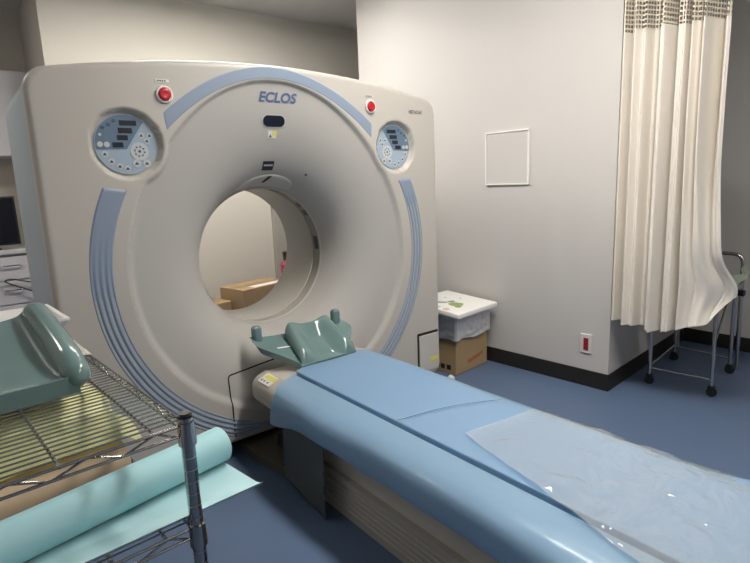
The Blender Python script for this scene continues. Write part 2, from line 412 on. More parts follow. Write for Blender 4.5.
# control panels
def disc_pt(sx, px, py):
    """panel crop coordinates (sideways, upwards in metres) to the scanner face"""
    return sx*PX + WX + px*(1 if sx < 0 else -1), PZ + py
def flat_poly(poly, y0, y1):
    bm = BM(); prism(bm, poly, lambda p: Vector((p[0], y0, p[1])), lambda p: Vector((p[0], y1, p[1]))); return bm
def circle(cx, cz, r, n=28, rz=None): return [(cx+r*math.cos(2*PI*i/n), cz+(rz or r)*math.sin(2*PI*i/n)) for i in range(n)]
K = .113/162
for sx in (-1, 1):
    def pp(u, v): return disc_pt(sx, (u-225)*K, (331-v)*K)
    pn = link('control_panel', flat_poly(circle(sx*PX+WX, PZ, .1150, 72), .0285, .0225), m_pale, gx)
    poly = [pp(225,358), pp(322,215)]
    for k in range(41):
        a = math.radians(50 + (190.5-50)*k/40); poly.append(disc_pt(sx, .1115*math.cos(a), .1115*math.sin(a)))
    zone = link('display_zone', flat_poly(poly, .0227, .0215), m_slate, pn, label='dark slate upper half of the panel')
    for (u0,u1,v0,v1) in ((200,290,202,229),(190,263,242,271),(181,237,282,309),(153,209,321,348)):
        bm = BM(); a = pp(u0,v1); b = pp(u1,v0); box(bm, (min(a[0],b[0]),.0202,a[1]), (max(a[0],b[0]),.0217,b[1])); link('display', bm, m_lcd, pn)
    for (u,v) in ((112,243),(143,225),(172,206)):
        bm = BM(); a = pp(u-9,v+8); b = pp(u+9,v-8); box(bm, (min(a[0],b[0]),.0202,a[1]), (max(a[0],b[0]),.0217,b[1])); link('indicator', bm, m_green, pn)
    for (u,v,r,mm) in ((95,280,8,m_key),(90,332,15,m_key),(124,333,15,m_key)):
        link('key', flat_poly(circle(*pp(u,v), r*K, 20), .0217, .020), m_key, pn)
    for (u,v,r) in ((310,282,16),(355,282,16),(338,312,16),(292,370,50),(270,437,21),(325,437,21),(108,385,17),(138,425,17),(178,452,17),(218,465,17)):
        kb = link('key', flat_poly(circle(*pp(u,v), r*K, 24), .0228, .0208), m_key if r > 16.5 or r == 16 else m_pale, pn)
        bm = BM()
        if r == 50:
            for k in range(8):
                a = 2*PI*k/8+.2; c = pp(u+33*math.cos(a), v+33*math.sin(a)); q = pp(u+24*math.cos(a+.35), v+24*math.sin(a+.35)); w = pp(u+24*math.cos(a-.35), v+24*math.sin(a-.35))
                prism(bm, [c,q,w], lambda p: Vector((p[0],.0209,p[1])), lambda p: Vector((p[0],.0202,p[1])))
            prism(bm, circle(*pp(u,v), 8*K, 12), lambda p: Vector((p[0],.0209,p[1])), lambda p: Vector((p[0],.0202,p[1])))
        else:
            c = pp(u,v); prism(bm, [(c[0]-.007*(r/17),c[1]-.005),(c[0]+.007*(r/17),c[1]-.005),(c[0]+.002,c[1]+.005),(c[0]-.003,c[1]+.004)], lambda p: Vector((p[0],.0209,p[1])), lambda p: Vector((p[0],.0202,p[1])))
        link('key_symbol', bm, m_keyg, kb)
    # emergency stop
    bx, bz = (-.517 if sx < 0 else .525), (1.625 if sx < 0 else 1.631)
    b = BM(); n = 40; prof = [(.033,.001),(.034,-.006),(.031,-.010),(.026,-.010),(.024,-.004)]
    rr = [[b.verts.new((bx+r*math.cos(2*PI*i/n), y, bz+r*math.sin(2*PI*i/n))) for i in range(n)] for r, y in prof]
    for j in range(len(rr)-1):
        for i in range(n): b.faces.new((rr[j][i], rr[j][(i+1)%n], rr[j+1][(i+1)%n], rr[j+1][i]))
    em = link('emergency_button', b, m_white, gx, smooth=True, label='white collar of the red stop button')
    b = BM(); prof = [(.0245,-.004),(.0242,-.014),(.021,-.017),(.012,-.0155),(.0,-.015)]
    rr = [[b.verts.new((bx+max(r,.0005)*math.cos(2*PI*i/n), y, bz+max(r,.0005)*math.sin(2*PI*i/n))) for i in range(n)] for r, y in prof]
    for j in range(len(rr)-1):
        for i in range(n): b.faces.new((rr[j][i], rr[j][(i+1)%n], rr[j+1][(i+1)%n], rr[j+1][i]))
    link('push_cap', b, m_red, em, smooth=True)
    bm = BM(); box(bm, (bx-.030+(.003 if sx>0 else 0),-.002,bz+.046), (bx+.024,.0005,bz+.058), .0008); pl = link('name_plate', bm, m_white if sx < 0 else m_gan2, gx, label='small white label above the stop button')
    bm = BM()
    for k in range(4): box(bm, (bx-.022+k*.009,-.0026,bz+.049), (bx-.016+k*.009,-.0019,bz+.055))
    link('print', bm, m_greyink, pl)
# lettering
def letter(txt, size, cx, cz, m, shear=0.0, bold=0.0, width=None, name='lettering'):
    bm = text_bm(txt, size, shear, bold)
    w = max(v.co.x for v in bm.verts)-min(v.co.x for v in bm.verts); k = width/w if width else 1
    for v in bm.verts:
        x, z = cx+v.co.x*k, cz+v.co.y; v.co = Vector((x, F(x,z)-.0018, z))
    return link(name, bm, m, gx)
letter('ECLOS', .060, .000, 1.645, m_ink, .22, .0020, .198)
letter('HITACHI', .026, .838, 1.617, m_greyink, 0, .0006, .095)
# oval display, stickers, slot, handle
def conform(poly_fn, nu, nv, off):
    b = BM()
    def f(u,v):
        x, z = poly_fn(u,v); return Vector((x, F(x,z)-off, z))
    grid(b, f, nu, nv); return b
def pill(cx, cz, w, h, off, k=1.0):
    b = BM(); n = 48; ctr = b.verts.new((cx, F(cx,cz)-off, cz)); vs = []
    for i in range(n):
        a = 2*PI*i/n; sgn = 1 if math.cos(a) >= 0 else -1
        x = cx + sgn*(w/2-h/2) + h/2*math.cos(a); z = cz + h/2*math.sin(a); vs.append(b.verts.new((x, F(x,z)-off, z)))
    for i in range(n): b.faces.new((ctr, vs[i], vs[(i+1)%n]))
    return b
dw = link('display_window', pill(-.016, 1.544, .122, .060, .0015), m_gan2, gx, label='oval dark status window')
link('dark_glass', pill(-.016, 1.544, .112, .050, .0030), m_glassblk, dw)
bm = conform(lambda u,v: (-.044+.044*u, 1.468+.034*v), 3, 3, .002); stk = link('warning_sticker', bm, m_paper, gx, label='white sticker with a yellow top and triangle')
link('yellow_strip', conform(lambda u,v: (-.022+.022*u, 1.480+.022*v), 3, 3, .003), m_yel, stk)
bm = BM(); prism(bm, [(-.040,1.472),(-.024,1.472),(-.032,1.486)], lambda p: Vector((p[0],F(*p)-.0035,p[1])), lambda p: Vector((p[0],F(*p)-.0025,p[1]))); link('triangle_mark', bm, m_greyink, stk)
pl = link('data_plate', conform(lambda u,v: (-.055+.060*u, 1.324+.042*v), 6, 5, .003), m_black, gx, label='small black plate with pale stripe')
link('stripe', conform(lambda u,v: (-.049+.048*u, 1.343+.008*v), 6, 2, .0045), m_key, pl)
def handle_fn(u, v):
    a = math.radians(118-50*u); k = math.sin(PI*clamp(u,.001,.999))**.35
    r = .358 + .056*k*v
    x, z = r*math.cos(a)+.006, BZ+r*math.sin(a)
    return Vector((x, F(x,z) - .012*k*math.sin(PI*min(1, v*1.0))**.5 - .002, z))
bm = BM(); grid(bm, handle_fn, 40, 12); hd = link('bore_tab', bm, m_gan2, gx, smooth=True, label='raised lip at the top of the bore')
bm = BM()
for (x0,z0,x1,z1,w) in ((-.022,1.268,.000,1.296,.007),):
    q = [(x0-w,z0),(x0+w,z0),(x1+w,z1),(x1-w,z1)]
    prism(bm, q, lambda p: Vector((p[0],F(*p)-.026,p[1])), lambda p: Vector((p[0],F(*p)-.010,p[1])))
link('dark_slot', bm, m_black, hd)
bm = BM(); x, z = .184, 1.298; cyl(bm, (x,F(x,z)+.004,z), (x,F(x,z)-.003,z), .006, 12); link('dark_stud', bm, m_black, gx)
# service hatch seams either side of the couch
def seam(pts, w, m, name, off=.0012):
    b = BM(); P = [Vector((p[0],0,p[1])) for p in bend([(p[0],p[1],0) for p in pts], .015)] if False else [Vector((q.x,0,q.y)) for q in bend([(p[0],p[1],0) for p in pts], .018)]
    fine = []
    for a, c in zip(P, P[1:]):
        n = max(1, int((c-a).length/.01))
        for k in range(n): fine.append(a.lerp(c, k/n))
    fine.append(P[-1]); prev = None
    for i, p in enumerate(fine):
        t = (fine[min(i+1,len(fine)-1)]-fine[max(i-1,0)]).normalized(); nn = Vector((-t.z,0,t.x))*w/2
        a, c = p+nn, p-nn
        va = b.verts.new((a.x, F(a.x,a.z)-off, a.z)); vc = b.verts.new((c.x, F(c.x,c.z)-off, c.z))
        if prev: b.faces.new((prev[0], prev[1], vc, va))
        prev = (va, vc)
    return link(name, b, m, gx)
seam([(-.355,.095),(-.355,.230),(-.352,.388),(-.05,.402),(.25,.402),(.355,.388),(.355,.095)], .007, m_gap, 'hatch_seam')
bm = BM(); box(bm, (.822,-.010,.105), (.978,-.002,.335), .003); dr = link('service_door', bm, m_gan2, gx, label='small square door low on the right')
bm = BM(); box(bm, (.815,-.004,.335), (.978,-.001,.350)); box(bm, (.812,-.004,.105), (.821,-.001,.345)); link('door_gap', bm, m_gap, dr)
bm = BM(); box(bm, (.905,-.0115,.165), (.972,-.0095,.188)); link('yellow_tag', bm, m_yel, dr)
bm = BM(); box(bm, (-.88,.10,0), (.88,.68,.066), .004); link('base_plinth', bm, m_gap, gx)

# ------------------------------------------------------------------ patient couch
cx0 = .045
cc = R_('patient_couch', (cx0,-1.1,0), 'long beige motorised scanner couch with ribbed pedestal', 'scanner couch')
bm = BM()
prof = [(.20,.275),(.318,.284),(.328,.298),(.328,.356),(.319,.373),(.297,.391),(.254,.408),(.238,.4015),(.10,.4005)]
full = [(-x,z) for x,z in prof][::-1]
full = [(x,z) for x,z in prof] + full
def couch_end(y): return y
ys = [-.055,-.062,-.085,-.16,-2.05,-2.09]; ks = [.955,.985,1,1,1,.97]
rings = []
for y, k in zip(ys, ks):
    rings.append([bm.verts.new((cx0+x*k, y, .345+(z-.345)*(k if k > .97 else k-.05))) for x, z in full])
n = len(full)
for j in range(len(rings)-1):
    for i in range(n): bm.faces.new((rings[j][i], rings[j][(i+1)%n], rings[j+1][(i+1)%n], rings[j+1][i]))
bm.faces.new(rings[0]); bm.faces.new(rings[-1][::-1])
top = link('tabletop_frame', bm, m_bed, cc, smooth=True, auto=40)
bm = BM(); box(bm, (cx0-.3295,-2.0,.322), (cx0-.3270,-.10,.324)); link('side_groove', bm, m_bedrib, top)
for xa, xb in ((cx0-.315,cx0-.262),(cx0+.262,cx0+.312)):
    bm = BM(); 
    q = [(xa,-.108),(xb,-.108),(xb,-.215),(xa,-.215)]
    zz = lambda x: .409-.42*(abs(x-cx0)-.254)
    def lab(x0,x1,y0,y1,off):
        b = BM(); grid(b, lambda u,v: Vector((x0+(x1-x0)*u, y0+(y1-y0)*v, zz(x0+(x1-x0)*u)+off)), 7, 2); return b
    lb = link('warning_label', lab(xa,xb,-.108,-.215,.0012), m_paper, top, label='white and yellow caution label')
    w = xb-xa
    ya, yb = (xa+.5*w, xb-.006) if xa < cx0 else (xa+.006, xa+.5*w)
    link('yellow_panel', lab(ya,yb,-.125,-.212,.0022), m_yel, lb)
    bm = BM()
    for y0 in (-.125,-.150,-.180):
        xm = xa+.22*w if xa < cx0 else xb-.22*w
        z0 = zz(xm)+.0025
        v = [bm.verts.new((xm-.008,y0-.009,zz(xm-.008)+.0026)), bm.verts.new((xm+.008,y0-.009,zz(xm+.008)+.0026)), bm.verts.new((xm,y0+.006,z0))]
        bm.faces.new(v)
    link('print', bm, m_greyink, lb)
# pedestal
bm = BM(); box(bm, (cx0-.27,-2.0,.150), (cx0+.27,-.56,.276), .012); link('pedestal_body', bm, m_bed, cc, smooth=True, auto=40)
bm = BM()
pr = [(.262,.165),(.290,.160),(.292,.148)]
for k in range(5):
    z = .140-k*.022; pr += [(.285,z),(.285,z-.010),(.291,z-.013),(.291,z-.019)]
pr += [(.285,.03),(.285,.0)]
ring0 = [bm.verts.new((cx0+s*x, y, z)) for y in (-.56,) for s in (-1,) for x, z in pr]
def sec(y): return [bm.verts.new((cx0-x, y, z)) for x, z in pr] + [bm.verts.new((cx0+x, y, z)) for x, z in pr[::-1]]
for v in ring0: bm.verts.remove(v)
a, b = sec(-.55), sec(-2.02); n = len(a)
for i in range(n): bm.faces.new((a[i], a[(i+1)%n], b[(i+1)%n], b[i]))
bm.faces.new(a); bm.faces.new(b[::-1])
link('ribbed_skirt', bm, m_bedrib, cc)
bm = BM(); prism(bm, [(-.31,.06),(-.31,-.10),(-.25,-.40),(-.235,-.555),(.325,-.555),(.34,-.40),(.40,-.10),(.40,.06)], lambda p: Vector((*p,0)), lambda p: Vector((*p,.04))); pl = link('base_plate', bm, m_brown, cc)
bm = BM(); box(bm, (cx0-.24,-.42,.039), (cx0+.24,-.10,.10), .01); box(bm, (cx0-.10,-.54,.039), (cx0+.14,-.42,.277), .01); link('lift_mechanism', bm, m_black, pl)

# mattress and blue sheet
bm = BM(); box(bm, (cx0-.182,-2.0,.4012), (cx0+.205,-.24,.4245), .005); mt = link('mattress', bm, m_sheet, None); tag(mt, 'thin flat mattress under the blue sheet on the scanner couch', 'mattress')
# cross-section of the sheet from the left hem over the top to the right hem (x from the couch centre, z)
SEC = [(-.345,.298),(-.351,.312),(-.354,.338),(-.351,.368),(-.339,.394),(-.316,.411),(-.286,.420),(-.252,.4245),(-.225,.4262),(-.214,.4262),(-.2065,.4245),(-.2035,.411),(-.196,.4065),(-.1885,.409),(-.1865,.4265),(-.181,.4302),(-.160,.4298),(-.10,.4285),(0,.4275),(.10,.428),(.175,.4300),(.212,.4300),(.234,.427),(.258,.417),(.292,.402),(.318,.381),(.336,.354),(.333,.326)]
SEC = [(x, z-.0) for x, z in SEC]
def cat(P, t):
    n = len(P)-1; s = clamp(t)*n; i = min(int(s), n-1); f = s-i
    p0, p1, p2, p3 = P[max(i-1,0)], P[i], P[i+1], P[min(i+2,n)]
    return tuple(.5*((2*p1[k])+(-p0[k]+p2[k])*f+(2*p0[k]-5*p1[k]+4*p2[k]-p3[k])*f*f+(-p0[k]+3*p1[k]-3*p2[k]+p3[k])*f**3) for k in (0,1))
def sheet_pt(u, v):
    x, z = cat(SEC, u)
    y0 = -.195 - .095*sstep(.08,.30,-x) - .03*clamp((-x-.28)/.07) - .05*clamp((x-.18)/.12)
    y = y0 + (-2.03-y0)*v
    # hem hangs a little lower at the head end, folds wander along the side
    side = clamp((-x-.29)/.06); s2 = clamp((x-.30)/.05)
    drop = -.034*math.exp(-((y+.32)/.14)**2)*clamp((.386-z)/.08)
    x2 = x + side*(.010*noise.noise(Vector((y*3.1,z*4,2)))+.006*math.sin(y*5.3+1)) + s2*.006*math.sin(y*4)
    x2 -= .022*math.exp(-((y+.30)/.16)**2)*clamp((.386-z)/.08)*clamp(-x*4)
    x2 += .055*sstep(-1.72,-1.92,y)*clamp((x-.1)/.15)
    z2 = z + drop + (side*.008+.002)*noise.noise(Vector((y*2.7,x*3,7))) 
    hem = clamp((.331-z)/.03)
    if x < 0: z2 += hem*.010*noise.noise(Vector((y*4,0,3)))
    # the left shoulder sags toward the foot
    z2 += -.010*sstep(-1.5,-2.0,y)*clamp((-x-.2)/.15)
    return Vector((cx0+x2, y, z2))
bm = BM(); grid(bm, sheet_pt, 261, 170)
bmesh.ops.solidify(bm, geom=list(bm.faces), thickness=-.0012)
sh = link('draped_sheet', bm, m_sheet, None, smooth=True, auto=60); tag(sh, 'glossy blue plastic sheet draped over the scanner couch', 'sheet')
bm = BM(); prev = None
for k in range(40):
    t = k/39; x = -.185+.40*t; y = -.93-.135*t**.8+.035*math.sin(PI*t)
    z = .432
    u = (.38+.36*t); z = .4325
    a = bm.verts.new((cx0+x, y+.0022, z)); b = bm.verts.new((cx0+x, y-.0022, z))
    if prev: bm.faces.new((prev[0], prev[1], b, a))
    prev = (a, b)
link('crease_shade_line', bm, m_crease_shade, sh)  # dark strip painting the shade of a fold across the sheet
# clear film
FSEC = [(-.30,.434),(-.25,.443),(-.21,.447),(-.18,.449),(-.10,.4485),(0,.448),(.10,.4485),(.19,.4495),(.225,.447),(.243,.437),(.27,.431),(.31,.436)]
def film_pt(u, v):
    # left border runs obliquely from the tip to the foot
    y = -1.175-.03*u - (.83-.03*u)*v
    y = -1.165 - .045*u + (-2.02+1.165+.045*u)*v
    xl = -.096 - .22*v
    xr = .262 + .02*v
    x = xl + (xr-xl)*u
    x += .055*sstep(-1.72,-1.92,y)*clamp((x-.1)/.15)
    z = .4340
    if x < -.19: z += -.05*(-.19-x)
    if x > .22: z -= .35*(x-.22)*(1 if x < .26 else 1)
    wr = .010*abs(noise.noise(Vector((x*6+3*y, y*4, 1))))+.005*abs(noise.noise(Vector((x*18-9*y, y*12, 5))))
    wr += .010*math.exp(-((u-.12)/.12)**2)*math.exp(-((y+1.52)/.12)**2)*abs(math.sin(y*30))
    return Vector((cx0+x, y, z+.001+wr))
bm = BM(); grid(bm, film_pt, 70, 90)
fl = link('clear_film', bm, m_film, None, smooth=True); tag(fl, 'crinkled clear plastic film lying on the foot half of the blue sheet', 'plastic film')
# grey flap hanging by the couch
def flap_pt(u, v):
    y = -.375-.315*u; zt = .335; zb = .035-.012*u - .02*u
    return Vector((cx0-.340-.006*math.sin(v*2.2)-.010*v*u, y-.01*v*(u-.3), zt+(zb-zt)*v))
bm = BM(); grid(bm, flap_pt, 20, 20); bmesh.ops.solidify(bm, geom=list(bm.faces), thickness=.0015)
fp = link('plastic_flap', bm, m_greyfilm, None, smooth=True, auto=60); tag(fp, 'grey translucent plastic flap hanging under the blue sheet beside the couch', 'plastic flap')

# ------------------------------------------------------------------ head holder at the couch end
hh = R_('head_holder', (.03,-.12,.41), 'teal moulded head holder with two stubby upright pegs at the scanner end of the couch', 'head rest')
def plate_pt(u, v):       # u across, v from the couch edge (0) to the scanner (1)
    w = .152+.111*sstep(.08,.70,v)-.012*sstep(.7,1,v)
    a = (u-.5)*2
    x = .055-.045*v + a*w
    y = -.215+.225*v
    z = .438+.098*v + .022*abs(a)**3*sstep(.15,.6,v)
    return Vector((x, y, z))
def slab(f, nu, nv, th, taper=.6):
    b = BM(); T = grid(b, f, nu, nv)
    edge = [T[0][j] for j in range(nv)] + [T[i][nv-1] for i in range(1,nu)] + [T[nu-1][j] for j in range(nv-2,-1,-1)] + [T[i][0] for i in range(nu-2,0,-1)]
    c = sum((v.co for v in edge), Vector())/len(edge)
    low = []
    for v in edge:
        d = v.co-c; low.append(b.verts.new((c.x+d.x*taper, c.y+d.y*taper, v.co.z-th)))
    ne = len(edge)
    for i in range(ne): b.faces.new((edge[i], edge[(i+1)%ne], low[(i+1)%ne], low[i]))
    b.faces.new(low); return b
bm = slab(plate_pt, 33, 17, .038, .93)
es = [e for e in bm.edges if len(e.link_faces) == 2 and e.calc_face_angle(0) > .9]
bmesh.ops.bevel(bm, geom=es, offset=.007, segments=3, profile=.5, affect='EDGES')
link('wing_plate', bm, m_teal, hh, smooth=True, auto=70)
for s_ in (-1, 1):
    bm = BM(); q = plate_pt(.5+s_*.44, .93)
    box(bm, (q.x-.023,q.y-.020,q.z-.02), (q.x+.023,q.y+.020,q.z+.064), .015, 4); link('peg', bm, m_teal, hh, smooth=True)
for v in (.28, .56):
    bm = BM(); bm.faces.new([bm.verts.new(plate_pt(t, v+dv)+Vector((0,0,.0015))) for t, dv in ((.15,0),(.29,0),(.29,.035),(.15,.035))]); link('white_mark', bm, m_paper, hh)
def cradle_pt(u, v):
    a = (u-.5)*2
    w = .156-.028*v
    e = abs(a)
    x = .060-.004*v + a*w
    y = -.212+.195*v
    g = 1-sstep(.18,.80,e); h = .12+.88*sstep(1.0,.62,v)
    z = .484+.124*v - (.050*g*h) - .010*sstep(.5,1,v)*g
    if e > .78: z -= (1-math.sqrt(max(0,1-((e-.78)/.22)**2)))*(.030+.035*v)
    if v < .16: z -= (1-math.sqrt(max(0,1-((.20-v)/.20)**2)))*.042
    if v > .90: z -= (1-math.sqrt(max(0,1-((v-.90)/.10)**2)))*.045
    return Vector((x, y, z))
bm = slab(cradle_pt, 61, 41, .012, .99)
link('cradle', bm, m_teal, hh, smooth=True, auto=80)

# ------------------------------------------------------------------ wall fittings
def on_wall(y, off=0.0):
    n = Vector((-1,-.07,0)).normalized(); return Vector((wallx(y), y, 0)) + n*off
def wall_box(bm, y0, y1, z0, z1, d0, d1, bev=0):
    t = Vector((-.07,1,0)).normalized(); n = Vector((-1,-.07,0)).normalized()
    c = Vector((wallx(y0), y0, 0)); L = (Vector((wallx(y1),y1,0))-c).length
    M = Matrix(((t.x,n.x,0,c.x),(t.y,n.y,0,c.y),(0,0,1,0),(0,0,0,1)))
    box(bm, (0,d0,z0), (L,d1,z1), bev, 1, M)
pt = R_('wall_access_panel', on_wall(-.05), 'square white access panel flush on the wide right wall', 'wall panel')
WORLD[pt.name] = on_wall(-.05)
bm = BM(); wall_box(bm, -.230, .072, 1.204, 1.522, -.01, .006); link('panel_board', bm, m_wall, pt)
bm = BM()
for a in ((-.240,.080,1.197,1.206),(-.240,.080,1.520,1.529),(-.240,-.231,1.206,1.520),(.071,.080,1.206,1.520)): wall_box(bm, *a, -.01, .011)
link('frame', bm, m_white, pt)
ou = R_('wall_outlet', on_wall(-.63), 'wall outlet with a red socket above the dark baseboard', 'wall outlet')
bm = BM(); wall_box(bm, -.672, -.600, .205, .320, -.005, .008, .002); link('cover_plate', bm, m_plate, ou)
bm = BM(); wall_box(bm, -.650, -.622, .225, .297, 0, .0115, .001); so = link('socket', bm, m_redsock, ou, label='dark red socket')
bm = BM()
for z in (.285,.262,.238):
    wall_box(bm, -.642, -.639, z-.005, z+.005, .008, .0122); wall_box(bm, -.633, -.630, z-.005, z+.005, .008, .0122)
link('socket_slot', bm, m_black, so)

# ------------------------------------------------------------------ waste bin made from a carton
ab = Vector((.42,.045,0)).normalized(); pe = Vector((-ab.y, ab.x, 0))
def frameM(o, a, p): return Matrix(((a.x,p.x,0,o[0]),(a.y,p.y,0,o[1]),(0,0,1,0),(0,0,0,1)))
MB_ = frameM((1.150,.005), ab, pe)
bn = R_('carton_bin', (1.33,.2,0), 'brown cardboard carton lined with a grey bag beside the scanner', 'waste bin')
bm = BM(); box(bm, (0,0,0), (.345,.33,.385), .004, 1, MB_); ct = link('carton', bm, m_card2, bn)
bm = BM()
for k, (x0,x1,z0) in enumerate(((.125,.150,.052),(.155,.175,.055),(.18,.21,.060),(.215,.235,.064),(.24,.262,.068),(.268,.29,.075))):
    box(bm, (x0,-.0012,z0), (x1,.001,z0+.026), 0, 1, MB_)
link('red_print', bm, m_redink, ct)
bm = BM()
for y0 in (.045,.095): box(bm, (-.0012,y0,.028), (.001,y0+.032,.060), 0, 1, MB_)
link('black_mark', bm, m_black, ct)
bm = BM()
def bag_pt(u, v):
    per = [(-.012,-.012),(.357,-.012),(.357,.342),(-.012,.342)]
    s = u*4; i = int(s)%4; f = s-int(s); a, b = per[i], per[(i+1)%4]
    x, y = a[0]+(b[0]-a[0])*f, a[1]+(b[1]-a[1])*f
    nx, ny = ((0,-1),(1,0),(0,1),(-1,0))[i]
    w = .010*noise.noise(Vector((u*9+v*3, v*4, 2)))+.005*noise.noise(Vector((u*40, v*9, 9)))
    d = .006+max(-.006,w)*math.sin(PI*clamp(f,.02,.98))**.4
    z = .398-.165*v + .014*noise.noise(Vector((u*11,v,4)))*v
    return MB_ @ Vector((x+nx*d, y+ny*d, z))
grid(bm, bag_pt, 200, 20, cu=True)
link('bin_bag', bm, m_bag, bn, smooth=True, label='grey translucent bag folded over the rim')
ML = frameM((1.080,-.085), ab, pe); ML[2][1] = .075
ld = R_('foam_lid', (1.30,.15,.40), 'white foam lid with a green leafy print on top of the carton bin', 'lid')
bm = BM(); box(bm, (0,0,.403), (.425,.42,.435), .006, 2, ML); lb = link('lid_board', bm, m_lid, ld, smooth=True, auto=40)
def blob(bm, cx, cy, rx, ry, rot, seed, z=.4357):
    n = 26; vs = []
    for i in range(n):
        a = 2*PI*i/n; r = 1+.35*noise.noise(Vector((math.cos(a)*2, math.sin(a)*2, seed)))
        x, y = rx*r*math.cos(a), ry*r*math.sin(a)
        vs.append(bm.verts.new(ML @ Vector((cx+x*math.cos(rot)-y*math.sin(rot), cy+x*math.sin(rot)+y*math.cos(rot), z))))
    bm.faces.new(vs)
bm = BM(); blob(bm, .17,.15,.050,.042,-.6,3); blob(bm, .14,.11,.03,.022,.4,7); link('leaf_print', bm, m_leaf, lb)
for a in ((.12,.26,.075,.022,-.75,5),(.20,.21,.03,.02,0,2),(.25,.30,.008,.008,0,2),(.31,.22,.008,.008,0,8),(.05,.19,.010,.008,0,4)):
    bm = BM(); blob(bm, *a); link('grey_print', bm, m_grprint, lb)
for a in ((.035,.125,.030,.022,.2,6),(.02,.20,.012,.012,0,1)):
    bm = BM(); blob(bm, *a); link('orange_print', bm, m_orprint, lb)
bm = BM()
def pb(u, v):
    a = 2*PI*u; h = v*.06
    r = .032*math.sin(PI*min(.97,v*.9+.1))*(1+.35*noise.noise(Vector((math.cos(a)*2,math.sin(a)*2,v*4))))
    return Vector((1.03+r*math.cos(a)*.8, -.06+r*math.sin(a)*.8, .001+h))
grid(bm, pb, 28, 14, cu=True); o = link('crumpled_bag', bm, m_bag, None, smooth=True); tag(o, 'small crumpled clear bag on the floor by the carton bin', 'plastic bag')

# ------------------------------------------------------------------ privacy curtain
YA, YB = -.775, -1.275
def curt_edge(z):       # right border of the cloth: bulges over the trolley
    b = YB+.006 - .058*math.exp(-((z-.66)/.10)**2) - .02*sstep(1.3,.8,z)
    return b
def hem_z(t):
    return .438 - .020*sstep(0,.42,t) + .05*sstep(.55,.88,t) + .15*sstep(.86,1,t)**1.5
def folds(t):
    q = lambda p: 1-2*abs(math.sin(PI*p))**.5
    return .75*q(t*6.3+.35*math.sin(t*8+1)) + .30*math.sin(2*PI*(t*3.1+.3)) + .16*math.sin(2*PI*t*14+1)
def curtain_pt(t, z):
    y = YA + (YB-YA)*t + (curt_edge(z)-YB)*sstep(.62,1,t)
    k = .095*(1-.82*sstep(.56,.80,t)*sstep(1.6,.6,z))
    x = 1.625 + k*folds(t) + .035*sstep(.6,1,t)*0
    # caught on the trolley: pushed out towards it, with a pocket under the bulge
    x += .10*sstep(.62,1,t)*math.exp(-((z-.62)/.16)**2) + .012*math.sin(z*26+t*6)*sstep(.85,1,t)*math.exp(-((z-.62)/.10)**2)
    return Vector((x, y, z))
def curtain_part(name, fz0, fz1, m, nz, label=None):
    b = BM(); nt = 260
    uvl = None
    V = [[b.verts.new(curtain_pt(i/(nt-1), fz0(i/(nt-1)) + (fz1(i/(nt-1))-fz0(i/(nt-1)))*j/(nz-1))) for j in range(nz)] for i in range(nt)]
    uvl = b.loops.layers.uv.new('UVMap')
    arc = [0]
    for i in range(1, nt): arc.append(arc[-1]+(curtain_pt(i/(nt-1),1.9)-curtain_pt((i-1)/(nt-1),1.9)).length)
    for i in range(nt-1):
        for j in range(nz-1):
            f = b.faces.new((V[i][j], V[i+1][j], V[i+1][j+1], V[i][j+1]))
            for l, (ii,jj) in zip(f.loops, ((i,j),(i+1,j),(i+1,j+1),(i,j+1))): l[uvl].uv = (arc[ii], V[ii][jj].co.z)
    return link(name, b, m, cu, smooth=True, label=label)
cu = R_('privacy_curtain', (1.625,-1.0,.42), 'tall cream privacy curtain with open mesh band along its top', 'curtain')
NETZ = lambda t: 1.945-.035*t
curtain_part('curtain_cloth', hem_z, NETZ, m_curt, 90)
curtain_part('mesh_band', NETZ, lambda t: H-.016, m_net, 14, 'open netting above the cloth')
bm = BM(); box(bm, (1.612,-4.2,H-.018), (1.638,-.772,H)); rl = link('curtain_rail', bm, m_white, None); tag(rl, 'white ceiling rail carrying the cream curtain', 'curtain rail')

# ------------------------------------------------------------------ steel trolley behind the curtain
tr = R_('steel_trolley', (2.15,-1.0,0), 'steel tube trolley on casters half hidden behind the cream curtain', 'trolley')
LG = [((1.88,-.873),(1.90,-.86)),((1.93,-1.19),(1.95,-1.175)),((2.38,-1.126),(2.36,-1.13)),((2.395,-.797),(2.375,-.81))]
tops = []
for (bx,by),(tx,ty) in LG:
    bm = BM(); tube(bm, [(bx,by,.055),(tx,ty,.56)], .011, 12); lg = link('leg', bm, m_steel, tr, smooth=True, auto=50)
    bm = BM(); cyl(bm, (bx-.012,by-.005,.026), (bx+.012,by+.005,.026), .026, 20); box(bm, (bx-.016,by-.016,.028), (bx+.016,by+.016,.060), .004); link('caster', bm, m_black, lg, smooth=True, auto=40)
def tb(name, pts, r, m=m_steel):
    bm = BM(); tube(bm, pts, r, 10); return link(name, bm, m, tr, smooth=True, auto=60)
tb('cross_bar', [(1.883,-.872,.095),(1.933,-1.189,.095)], .006)
tb('cross_bar', [(2.379,-1.126,.095),(2.394,-.798,.095)], .006)
tb('cross_bar', [(1.886,-.872,.110),(2.39,-.80,.110)], .006)
tb('brace', [(1.888,-.868,.33),(2.20,-.83,.54)], .006)
tb('brace', [(1.942,-1.183,.30),(2.18,-1.155,.50)], .006)
bm = BM(); prism(bm, [(1.87,-.835),(1.925,-1.205),(2.40,-1.155),(2.415,-.785)], lambda p: Vector((*p,.545)), lambda p: Vector((*p,.572))); link('tray', bm, m_steel, tr)
hp = bend([(2.46,-1.125,.012),(2.455,-1.125,.68),(2.30,-.80+.0,.70),(2.44,-.78,.70)][:3], .06)
